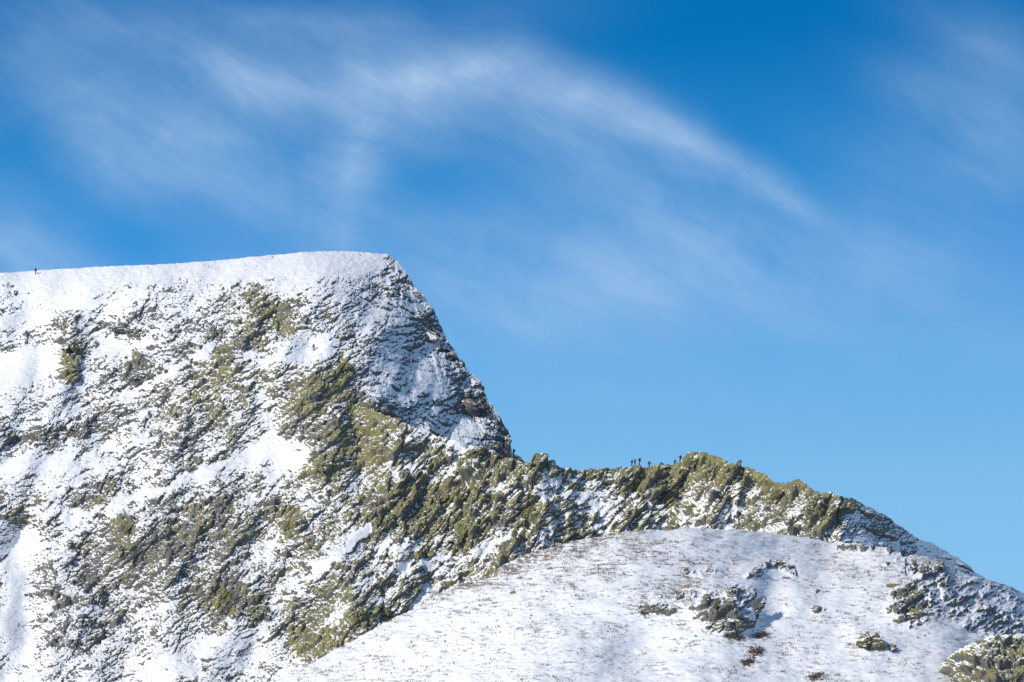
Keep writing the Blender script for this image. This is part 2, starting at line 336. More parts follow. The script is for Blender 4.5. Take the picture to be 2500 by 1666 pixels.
def depth_A(x, y):
    D = 1150 + .112 * (1000 - y) + .0011 * np.minimum(np.maximum(745 - y, 0), 140) ** 2 + .30 * np.maximum(605 - y, 0)
    D = D + .012 * (600 - np.minimum(x, 900))
    xe = np.interp(y, [560, 640, 700, 850, 980, 1100, 1800], [900, 865, 850, 850, 885, 890, 890])
    t = (x - xe) / 38.0
    D = D + .150 * 38.0 * np.log1p(np.exp(np.clip(t, -30, 30)))
    # broad buttresses and gullies running down the face
    D = D + fbm(x / 300 - y / 900, y / 420 + x / 1500, 301, 3) * 4.6 + perlin(x / 95 + y / 160, y / 260 - x / 260, 305) * 3.0
    for (cx, cy_, rx, ry, am) in [(60,1400,45,170,6),(20,1340,50,60,3),(560,1120,160,40,2.5),(690,1120,60,60,3),(350,905,60,40,-3),(160,860,50,70,-3),(620,1300,140,120,-2.5),(330,1300,120,60,-3),(760,860,70,40,2.5),(300,845,60,30,3),(40,900,90,40,3)]:
        D = D + am * np.exp(-((x - cx) / rx) ** 2 - ((y - cy_) / ry) ** 2)
    return D

CB = np.array(CREST_B, float)
def depth_B(x, y, yc):
    Dc = np.interp(x, CB[:, 0], CB[:, 2])
    Dl = Dc - .100 * (y - yc) - np.minimum((y - yc), 0) * 0
    # ribs and gullies following the dip of the strata
    u = (x * math.cos(R(52)) - y * math.sin(R(52))); v = (x * math.sin(R(52)) + y * math.cos(R(52)))
    w = sstep(0, 40, y - yc)
    rib = perlin(v / 75, u / 330, 321) * 3.0 + perlin(v / 34, u / 200, 322) * 1.7
    far = sstep(1950, 2150, x)
    return Dl + rib * w * (1 - .8 * far)

def crest_y(pts, x, s, amp):
    return smooth_polyline(pts, x) + jag(x, s, amp)

def merge_depth_left(x, y):
    return depth_A(x, y)

def style(x, y, above):
    """rock cover, lichen and strata weights at photo positions; above = belongs to the headland above the arete"""
    WX = fbm(x / 28, y / 22, 431, 3) * 13; WY = fbm(x / 28 + 5, y / 22, 436, 3) * 13
    cov = gsample(COV, x + WX * 2, y + WY * 2); grn = gsample(GRN, x + WX * 2, y + WY * 2)
    for (cx, cy_, rx, ry, a, dc, dg) in BLOBS:
        m = (np.abs(x - cx) < 2.2 * max(rx, ry)) & (np.abs(y - cy_) < 2.2 * max(rx, ry))
        if not m.any(): continue
        xx = x[m] - cx + WX[m]; yy = -(y[m] - cy_) + WY[m]; ca, sa = math.cos(R(a)), math.sin(R(a))
        if dc < 0: dc = dc * (.62 if cy_ > 700 else .8)
        q = ((xx * ca + yy * sa) / rx) ** 2 + ((-xx * sa + yy * ca) / ry) ** 2
        w = np.exp(-q * q * .7)
        cov[m] += dc * w; grn[m] += dg * w
    cov -= .10 * above * sstep(840, 900, x) - .03 * (1 - above) * sstep(880, 960, x) * (1 - sstep(1350, 1450, x)) - .04 * (1 - sstep(700, 800, x)) * sstep(690, 760, y) + .10 * (1 - sstep(600, 760, x)) * sstep(1480, 1620, y); grn -= .35 * above * sstep(840, 900, x)
    cov += .15 * (1 - above) * sstep(1330, 1420, x) * (1 - sstep(2020, 2080, x)) + .04 * (1 - above) * sstep(900, 980, x)
    cov += fbm(x / 60, y / 42, 401, 3) * .17; grn = .08 + grn * .74 + .24 * (1 - above) * sstep(800, 1000, x) + .10 * sstep(380, 560, x) * (1 - sstep(820, 900, x)) + fbm(x / 34, y / 28, 411, 4, .65) * .34 + .04
    # snow lies in the gullies between ribs that slant down to the left
    for (am, an, size, asp, sd_) in ((.5, 48, 46, 1.6, 1201), (.42, 40, 20, 1.5, 1211)):
        a0 = R(an); pp = ((x + WX * 1.6) * math.cos(a0) - (y + WY * 1.6) * math.sin(a0)) / (size * asp); qq = (-(x + WX * 1.6) * math.sin(a0) - (y + WY * 1.6) * math.cos(a0)) / size
        F1, F2, _, _, r1, r2, _ = cells(pp, qq, sd_)
        e = 1 - np.clip((F2 - F1) / .22, 0, 1); wq = np.clip(cov * 2.2, 0, 1) * (1 - .4 * above)
        cov += wq * am * ((r1 - .42) * .62 - e * .55); grn += wq * (r2 - .5) * .34
    wE = sstep(800, 950, x) * (1 - above); a1 = R(52); a2 = R(31)
    v1 = x * math.sin(a1) + y * math.cos(a1); u1 = x * math.cos(a1) - y * math.sin(a1)
    v2 = x * math.sin(a2) + y * math.cos(a2) + WX; u2 = x * math.cos(a2) - y * math.sin(a2)
    cov += wE * (perlin((v1 + WX) / 34, u1 / 200, 322) * -.26 + perlin((v1 + WX) / 75, u1 / 330, 321) * -.16)
    cov += (1 - wE) * (1 - above) * (perlin(v2 / 20, u2 / 170, 331) * .22 + perlin(v2 / 60, u2 / 300, 332) * .14)
    return cov, grn

def soft(vals, r):
    for _ in range(2): vals = np.convolve(np.pad(vals, r, mode='edge'), np.ones(2 * r + 1) / (2 * r + 1), 'valid')
    return vals

def rock_displacement(x, y, above):
    big = 1 + .45 * sstep(840, 1000, x) * (1 - above)
    """height of the rock relief in metres (x, y photo px)"""
    wr = np.clip(sstep(840, 1000, x + (y - 1000) * .25) * (1 - above), 0, 1)         # arete: steep strata
    wh = above * sstep(820, 960, x) + (1 - above) * sstep(2060, 2130, x)                                                    # headland right flank: strata falling right
    wr = wr * (1 - sstep(2060, 2130, x)); wl_ = np.clip(1 - wr - wh, 0, 1)
    q1 = sstep(-.12, .12, fbm(x / 150, y / 110, 640, 2)); q2 = sstep(-.1, .1, fbm(x / 120 + 9, y / 100, 645, 2)); q3 = sstep(-.1, .1, fbm(x / 110 + 9, y / 130, 648, 2) - .12)
    H = np.zeros(x.shape, np.float32)
    for (w, ang, s0, asp) in ((wr * (1 - q3), 54, 500, 2.3), (wr * q3, 38, 540, 1.5), (wl_ * q1, 38, 600, 1.9), (wl_ * (1 - q1) * q2, 22, 660, 1.4), (wl_ * (1 - q1) * (1 - q2), 58, 680, 1.5), (wh * q2, -32, 700, 1.5), (wh * (1 - q2), 20, 740, 1.2)):
        m = w > .01
        if not m.any(): continue
        xm, ym = x[m], y[m]
        sz = 1.0
        h = blocks(xm, ym, ang, 30 * sz, asp, s0, .9) * 1.25 * big[m] + (blocks(xm, ym, ang + 2, 52, asp, s0 + 33, .9) * 1.5 * (big[m] - 1) * 2 if ang > 30 else 0) + blocks(xm, ym, ang - 6, 13 * sz, asp, s0 + 10, .8) * .78 + blocks(xm, ym, ang - 12, 6.2, asp * .8, s0 + 20, .5) * .50 + blocks(xm, ym, ang * .5, 3.2, 1.4, s0 + 30, .3) * .32
        H[m] += (h * w[m]).astype(np.float32)
    H += fbm(x / 40, y / 40, 450, 4) * .5
    return H

def build_rocky(name, X, Y, D, back_rows, back_fn, above, mat, snow_shift=0.0, amp=1.0, extra_flat=None):
    """X, Y, D grids of the smooth face (row 0 = skyline). Adds relief, lays snow, adds the hidden back."""
    P0 = ray(X, Y, D); N0 = grid_normals(P0)
    if N0[..., 1].mean() > 0: N0 = -N0
    Ns = np.stack([box(N0[..., k].astype(np.float32), 6) for k in range(3)], -1); Ns /= np.linalg.norm(Ns, axis=-1, keepdims=True)
    cov, grn = style(X, Y, above)
    cov = cov + snow_shift
    if extra_flat is not None: cov = cov + extra_flat
    m = np.clip(.10 + 1.15 * cov, .06, 1.05) * amp * (.70 + .16 * sstep(800, 1000, X))
    H = rock_displacement(X, Y, above) * m
    crest = (Y - Y[0:1, :])
    H = H * (.30 + .70 * sstep(0, 26, crest))
    P1 = P0 + Ns * H[..., None]
    N1 = grid_normals(P1)
    if N1[..., 1].mean() > 0: N1 = -N1
    score = N1[..., 2].astype(np.float32) * 1.0 + (box(H, 4) - H) * .55 + fbm(X / 6, Y / 4.2, 470, 3, .8) * .42
    mu = box(score, 30); sd = np.sqrt(np.maximum(box(score * score, 30) - mu * mu, 1e-5)) + .03
    z = (score - mu) / sd
    # quantile of a normal distribution for cover cov: rock where z is low
    c = np.clip(cov, .03 + .05 * (crest > 60) + .03 * fbm(X / 30, Y / 12, 478, 2), .84); tq = np.sqrt(2.0) * _erfinv(2 * c - 1)
    sraw = (z - tq)
    s = 1 / (1 + np.exp(-np.clip(sraw * 2.1, -20, 20)))
    Hs = H * (1 - s) + (box(H, 3) * .85 + .10 + perlin(X / 11 + Y / 40, Y / 3.4, 481) * .08 + fbm(X / 30, Y / 11, 483, 3) * .12) * s
    P = P0 + Ns * Hs[..., None]
    # hidden side behind the skyline
    B, k = [], back_rows
    for j in range(k, 0, -1):
        B.append(back_fn(P[0], j))
    P = np.concatenate([np.stack(B, 0), P], 0)
    padf = lambda a: np.concatenate([np.repeat(a[0:1], k, 0), a], 0)
    return grid_object(name, P, mat, {'snow': padf(s), 'green': padf(np.clip(grn * .85 + (grn > .25) * (.14 + (N1[..., 2] - box(N1[..., 2].astype(np.float32), 12)) * .9 - np.clip(N1[..., 0], 0, 1) * .35), 0, 1)), 'grass': padf(np.zeros_like(s))}), P, s, k  # green: lichen plus painted light, yellower on lit upward facets, greyer facing right

def _erfinv(x):
    a = .147; ln = np.log(np.maximum(1 - x * x, 1e-9)); t = 2 / (np.pi * a) + ln / 2
    return np.sign(x) * np.sqrt(np.sqrt(t * t - ln / a) - t)

STEP = 1.3
def col_grid(xs, yc, ybot, ny):
    t = np.linspace(0, 1, ny)[:, None]
    Y = yc[None, :] + t * (ybot - yc[None, :]); X = np.repeat(xs[None, :], ny, 0)
    return X.astype(np.float64), Y

# --- headland (A)
xsA = np.concatenate([np.arange(-420, -10, 6.0), np.arange(-10, 1420, STEP), np.arange(1420, 1700, 6)])
ampA = np.interp(xsA, [-400, 900, 960, 1250, 1260, 1400], [.18, .25, 1.15, 1.1, .4, .3])
ycA = crest_y(CREST_A, xsA, 801, ampA)
XA, YA = col_grid(xsA, ycA, 1735.0, 800)
ycB_at = smooth_polyline(CREST_B, XA)
aboveA = np.where(XA > 860, (YA < ycB_at).astype(float), 0) + np.where(XA <= 860, sstep(700, 860, XA) * (YA < smooth_polyline(CREST_B, XA) - 0), 0)
def backA(P, j):
    s = np.interp(j, [0, 5, 10, 20, 30], [0, 3, 14, 70, 240]); q = P.copy(); q[:, 1] += s; q[:, 2] += s * .12 - s * s / 260.0 * (s < 70) - (s >= 70) * (s - 51) 
    return q
headland, PA, SA, kA = build_rocky('mountain_headland', XA, YA, depth_A(XA, YA), 30, backA, aboveA, M_ROCK)
tag(headland, kind='structure')

# --- arete and the face below it (B)
xsB = np.concatenate([np.arange(560, 2510, STEP), np.arange(2510, 3000, 6)])
ampB = np.interp(xsB, [560, 860, 2150, 2300, 3000], [.5, .9, .9, .7, .5])
ycB = crest_y(CREST_B, xsB, 821, ampB)
XB, YB = col_grid(xsB, ycB, 1735.0, 500)
ycBs = np.repeat(soft(smooth_polyline(CREST_B, xsB), 26)[None, :], XB.shape[0], 0)
DBm = depth_B(XB, YB, ycBs)
wl2 = sstep(830, 960, XB)                       # west of there the face is the headland's own face, slightly behind it
DA_ = depth_A(np.minimum(XB, 890.0), YB)
DBm = DBm * wl2 + (DA_ + (880 - XB) * .03) * (1 - wl2)
def backB(P, j):
    s = np.interp(j, [0, 4, 8, 14, 24], [0, .8, 3, 14, 60]); q = P.copy(); q[:, 1] += s; q[:, 2] -= s * .9 + s * s * .004
    return q
snowR = -.10 * sstep(2080, 2250, XB) * sstep(18, 50, YB - YB[0:1]) + .22 * sstep(2090, 2130, XB) * (1 - sstep(2180, 2260, XB)) * (1 - sstep(40, 80, YB - YB[0:1])) + .08 * np.exp(-((YB - YB[0:1]) / 22) ** 2) * sstep(860, 900, XB) * (1 - sstep(2060, 2100, XB))
ridge, PB, SB, kB = build_rocky('mountain_ridge', XB, YB, DBm, 24, backB, np.zeros_like(XB), M_ROCK, extra_flat=snowR)
tag(ridge, kind='structure')

# --- smooth snowy hill in front (C)
CREST_C = [(-200,2150,930),(300,1860,940),(560,1725,968),(640,1680,970),(700,1650,972),(800,1598,974),(900,1545,976),(1000,1490,978),(1100,1440,980),(1200,1396,981),(1300,1352,982),(1400,1322,984),(1500,1303,986),(1600,1294,989),(1700,1290,992),
 (1800,1293,999),(1880,1299,1005),(1960,1310,1004),(2040,1325,1002),(2100,1332,1001),(2200,1342,1000),(2280,1362,999),(2360,1402,1000),(2440,1440,1002),(2500,1470,1002),(2700,1540,1004),(3000,1650,1004)]
CC = np.array(CREST_C, float)
xsC = np.concatenate([np.arange(-200, 560, 8), np.arange(560, 2510, 1.9), np.arange(2510, 3000, 7)])
from_c = lambda k, x: np.interp(x, CC[:, 0], CC[:, k])
ycCs = soft(from_c(1, xsC), 16); ycC = ycCs + perlin(xsC / 30, xsC * 0, 841) * 1.2 + perlin(xsC / 7, xsC * 0, 842) * .7
XC, YC = col_grid(xsC, ycC, 1930.0, 330)
dC = np.repeat(soft(from_c(2, xsC), 30)[None, :], XC.shape[0], 0)
fall = YC - ycCs[None, :]; fall = np.maximum(fall, 0)
DC = dC - .175 * fall - 18 * (1 - np.exp(-np.maximum(0, fall) / 260)) + 10 * np.exp(-fall / 16) - 10
CBUMP = [(1765,1482,76,58,-6.5),(1815,1490,34,46,-3.0),(1885,1455,40,80,2.6),(1890,1385,60,26,-2),(1400,1640,120,150,3),(1200,1500,200,90,-3),(2225,1450,90,70,-4),(2330,1400,60,60,-1),(2130,1570,45,40,-2.5),(2450,1480,70,60,3),(2010,1350,70,30,3),(2060,1350,60,18,-2),
 (1820,1400,50,30,-2.5),(2420,1500,70,50,-3),(1560,1600,90,90,4)]
for (cx, cy_, rx, ry, am) in CBUMP:
    DC = DC + am * np.exp(-((XC - cx) / rx) ** 2 - ((YC - cy_) / ry) ** 2)
DC = DC + 24 / (1 + np.exp(-(XC - 1850) / 46)) * np.exp(-(fall / 85) ** 2) * (1 - .5 * sstep(2000, 2150, XC))
DC = DC + 11 / (1 + np.exp(-(XC - 1450) / 60)) * (1 - sstep(1560, 1900, XC) * .8) * sstep(1460, 1600, YC)
DC = DC + fbm(XC / 300, YC / 170, 850, 2) * 1.4
HC = perlin(XC / 34 + YC / 60, YC / 5.2 + XC / 90, 860) * .17 + perlin(XC / 15, YC / 3.4, 861) * .09 + fbm(XC / 90, YC / 50, 862, 2) * .35 + perlin((XC + YC * .8) / 75, (YC - XC * .1) / 60, 865) * .42 * (1 - .6 * sstep(1300, 1000, XC))
CROCK = [ # rocky patches on the hill: x, y, rx, ry, tilt, cover
 (1760,1500,70,40,-25,.62),(1800,1480,40,46,-40,.45),(1690,1460,80,20,-5,.26),(1615,1490,36,14,0,.34),(1570,1490,14,12,0,.34),(1700,1397,60,10,0,.16),(1900,1380,44,12,5,.32),(1850,1400,40,12,20,.25),(1930,1395,30,10,-30,.25),
 (2230,1470,60,50,20,.6),(2270,1400,70,26,-20,.5),(2330,1460,80,60,-20,.32),(2430,1520,90,40,-20,.45),(2420,1460,70,30,-10,.25),(2100,1340,60,10,-5,.3),(2200,1345,50,14,-10,.45),(2010,1450,30,12,0,.14),(2000,1490,20,9,0,.14),(2190,1380,40,16,0,.12),(2460,1490,90,30,-10,.25),
 (1255,1450,14,8,0,.3),(1630,1285,10,10,0,.0)]
covC = np.full(XC.shape, -.02); 
for (cx, cy_, rx, ry, a, dc) in CROCK:
    ca, sa = math.cos(R(a)), math.sin(R(a)); xx = XC - cx; yy = -(YC - cy_)
    q = ((xx * ca + yy * sa) / rx) ** 2 + ((-xx * sa + yy * ca) / ry) ** 2
    covC = np.maximum(covC, dc * np.exp(-q * q * .8) + (covC * 0 - .02))
covC = covC + np.where(covC > .03, fbm(XC / 26, YC / 18, 870, 3) * .2, 0)
P0 = ray(XC, YC, DC); NC = grid_normals(P0)
if NC[..., 1].mean() > 0: NC = -NC
rk = np.clip(covC * 1.6, 0, 1)
HR = np.zeros_like(HC); mk = rk > .01
HR[mk] = (blocks(XC[mk], YC[mk], 28, 24, 1.7, 910, .6) * 1.3 + blocks(XC[mk], YC[mk], 20, 10, 1.6, 920, .5) * .7 + blocks(XC[mk], YC[mk], 15, 5, 1.5, 930, .4) * .35)
Hc = HC + HR * rk + rk * .6
P1 = P0 + NC * Hc[..., None]; N1 = grid_normals(P1)
if N1[..., 1].mean() > 0: N1 = -N1
score = N1[..., 2] + (box(Hc.astype(np.float32), 4) - Hc) * .5 + fbm(XC / 6, YC / 4, 940, 2) * .12
mu = box(score.astype(np.float32), 24); sd = np.sqrt(np.maximum(box((score * score).astype(np.float32), 24) - mu * mu, 1e-5)) + .03
sC = 1 / (1 + np.exp(-np.clip(((score - mu) / sd - np.sqrt(2) * _erfinv(2 * np.clip(covC, .0015, .95) - 1)) * 3, -20, 20)))
gA = .50 * np.exp(-((XC - 1250) / 420) ** 2 - ((YC - 1370 - (XC - 1250) * -.22) / 80) ** 2)      # dead grass showing through near the crest
gA = gA + .25 * np.exp(-fall / 26) * (XC < 2400) + .28 * np.exp(-((XC - 2050) / 110) ** 2 - ((YC - 1350) / 24) ** 2) + .28 * np.exp(-((XC - 2250) / 160) ** 2 - ((YC - 1385) / 22) ** 2) + .2 * np.exp(-((XC - 1650) / 200) ** 2 - ((YC - 1400) / 70) ** 2)
gA = gA * (.6 + .8 * (perlin(XC / 16, YC / 4.2, 951) > .0)) + perlin(XC / 14, YC / 4, 952) * .12 + .06
def backC(P, j):
    s = np.interp(j, [0, 6, 14, 24], [0, 2, 14, 60]); q = P.copy(); q[:, 1] += s; q[:, 2] += s * .05 - s * s / 55.0 * (s < 30) - (s >= 30) * (s * .9 - 10); return q
PCf = P1
kC = 24
PC = np.concatenate([np.stack([backC(PCf[0], j) for j in range(kC, 0, -1)], 0), PCf], 0)
padC = lambda a: np.concatenate([np.repeat(a[0:1], kC, 0), a], 0)
hill = grid_object('snowy_hill', PC, M_SNOW, {'snow': padC(sC), 'green': padC(np.full_like(sC, .38)), 'grass': padC(np.clip(gA, 0, 1))})
tag(hill, kind='structure')

# --- the valley floor between the viewer and the hill, and the country beyond
gx = np.concatenate([np.linspace(-5000, -400, 20), np.linspace(-380, 380, 60), np.linspace(400, 5000, 20)])
gy = np.concatenate([np.linspace(-3000, -60, 16), np.linspace(-40, 860, 60), np.linspace(900, 9000, 24)])
GXX, GYY = np.meshgrid(gx, gy)
GZ = np.interp(GYY, [-3000, 0, 860, 1200, 9000], [-160, -1.75, 53, 50, 20]) + fbm(GXX / 160, GYY / 160, 960, 3) * 2.0 * sstep(15, 90, np.hypot(GXX, GYY)) * (GYY < 1000)
G = np.stack([GXX, GYY, GZ], -1)
ground = grid_object('ground', G[::-1], M_SNOW, {'snow': np.full(GXX.shape, .93), 'green': np.zeros(GXX.shape), 'grass': np.full(GXX.shape, .15)})
tag(ground, kind='structure')
#@@OBJECTS
# ------------------------------------------------------------------ placing things on the mountain
def on_A(x, y):
    i = int(np.argmin(np.abs(xsA - x))); j = int(np.argmin(np.abs(YA[:, i] - y))); return Vector(PA[j + kA, i])
def on_B(x, y):
    i = int(np.argmin(np.abs(xsB - x))); j = int(np.argmin(np.abs(YB[:, i] - y))); return Vector(PB[j + kB, i])
def on_C(x, y):
    i = int(np.argmin(np.abs(xsC - x))); j = int(np.argmin(np.abs(YC[:, i] - y))); return Vector(PC[j + kC, i])
SURF = {'A': on_A, 'B': on_B, 'C': on_C}
PPM = lambda P: FPX / P.y

# ------------------------------------------------------------------ rocks
def p3(v, s, f):
    a = v * f
    return (perlin(a[:, 0] + a[:, 2] * .61, a[:, 1] - a[:, 2] * .37, s) + perlin(a[:, 1] + 7.3, a[:, 2] + a[:, 0] * .31, s + 5)) * .5
_ico = {}
def ico(n):
    if n not in _ico:
        import bmesh
        bm = bmesh.new(); bmesh.ops.create_icosphere(bm, subdivisions=n, radius=1.0)
        bm.verts.ensure_lookup_table()
        _ico[n] = (np.array([v.co[:] for v in bm.verts]), np.array([[v.index for v in f.verts] for f in bm.faces], np.int32)); bm.free()
    return _ico[n]
def tri_mesh(name, V, F, mat, attrs=None, smooth=False):
    me = bpy.data.meshes.new(name); me.vertices.add(len(V)); me.vertices.foreach_set('co', V.reshape(-1).astype(np.float32))
    me.loops.add(F.size); me.polygons.add(len(F)); me.loops.foreach_set('vertex_index', F.reshape(-1).astype(np.int32))
    me.polygons.foreach_set('loop_start', np.arange(0, F.size, 3, dtype=np.int32)); me.polygons.foreach_set('loop_total', np.full(len(F), 3, np.int32))
    me.polygons.foreach_set('use_smooth', np.full(len(F), smooth)); me.update(calc_edges=True)
    for k, v in (attrs or {}).items():
        at = me.attributes.new(k, 'FLOAT', 'POINT'); at.data.foreach_set('value', v.astype(np.float32))
    me.materials.append(mat); return me
def rock(name, surf, x, y, w, h, ang, seed, green, snow, label, cat='rock', group=None, sink=.25, depth=.8, cuts=11, out=0.0):
    """faceted crag: w along ang (deg up from horizontal, px), h across it (px)"""
    r = np.random.default_rng(seed); P = SURF[surf](x, y); k = 1 / PPM(P)
    V, F = ico(5); V = V.copy()
    for c in range(cuts):
        n = r.normal(size=3); n /= np.linalg.norm(n); d = r.uniform(.42, .80)
        t = np.maximum(V @ n - d, 0); V -= t[:, None] * n
    nrm = V / np.linalg.norm(V, axis=1, keepdims=True)
    V += nrm * (p3(V, seed, 1.6) * .22 + p3(V, seed + 20, 4.5) * .11 + p3(V, seed + 40, 11) * .055)[:, None]
    for c in range(12):                                     # steps along the bedding
        n = np.array([r.normal() * .5, r.normal(), r.normal()]); n /= np.linalg.norm(n); d = r.uniform(.62, .95)
        t = V @ n - d; m = t > 0; V[m] -= (t[m] * .85)[:, None] * n
    V *= np.array([w * .5 * k, h * .5 * k * depth * 1.1, h * .5 * k]) * 1.18
    px_ = V[:, 0] / k; pz_ = V[:, 2] / k + V[:, 1] / k * .3 + seed * 31
    V += nrm * ((blocks(px_, -pz_, 0, max(5, h * .30), 1.8, seed, .9) * .16 + blocks(px_, -pz_, -8, max(3, h * .13), 1.6, seed + 9, .8) * .08) * h * k)[:, None]
    a = R(ang); ca, sa = math.cos(a), math.sin(a)
    V = np.stack([V[:, 0] * ca - V[:, 2] * sa, V[:, 1] + V[:, 0] * sa * .5, V[:, 0] * sa + V[:, 2] * ca], 1)
    V[:, 1] += V[:, 2] * .6                                   # lean with the slope
    e1 = V[F[:, 1]] - V[F[:, 0]]; e2 = V[F[:, 2]] - V[F[:, 0]]; fn = np.cross(e1, e2)
    vn = np.zeros_like(V)
    for j in range(3): np.add.at(vn, F[:, j], fn)
    vn /= np.linalg.norm(vn, axis=1, keepdims=True) + 1e-9
    sn = 1 / (1 + np.exp(-(vn[:, 2] + p3(V, seed + 60, .9 / (h * k)) * .5 + p3(V, seed + 70, 5 / (h * k)) * .5 - (1.05 - snow)) * 9))
    gr = np.clip(green + vn[:, 2] * .25 - np.clip(vn[:, 0], 0, 1) * .4 + p3(V, seed + 80, 2 / (h * k)) * .5, 0, 1)  # lichen with shading painted in: greener tops, greyer sides turned from the sun
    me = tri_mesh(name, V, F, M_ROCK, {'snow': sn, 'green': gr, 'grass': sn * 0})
    o = bpy.data.objects.new(name, me); COL.objects.link(o)
    o.location = P + Vector((0, -h * k * (.18 + out), h * k * .02))
    tag(o, label, cat, group); return o

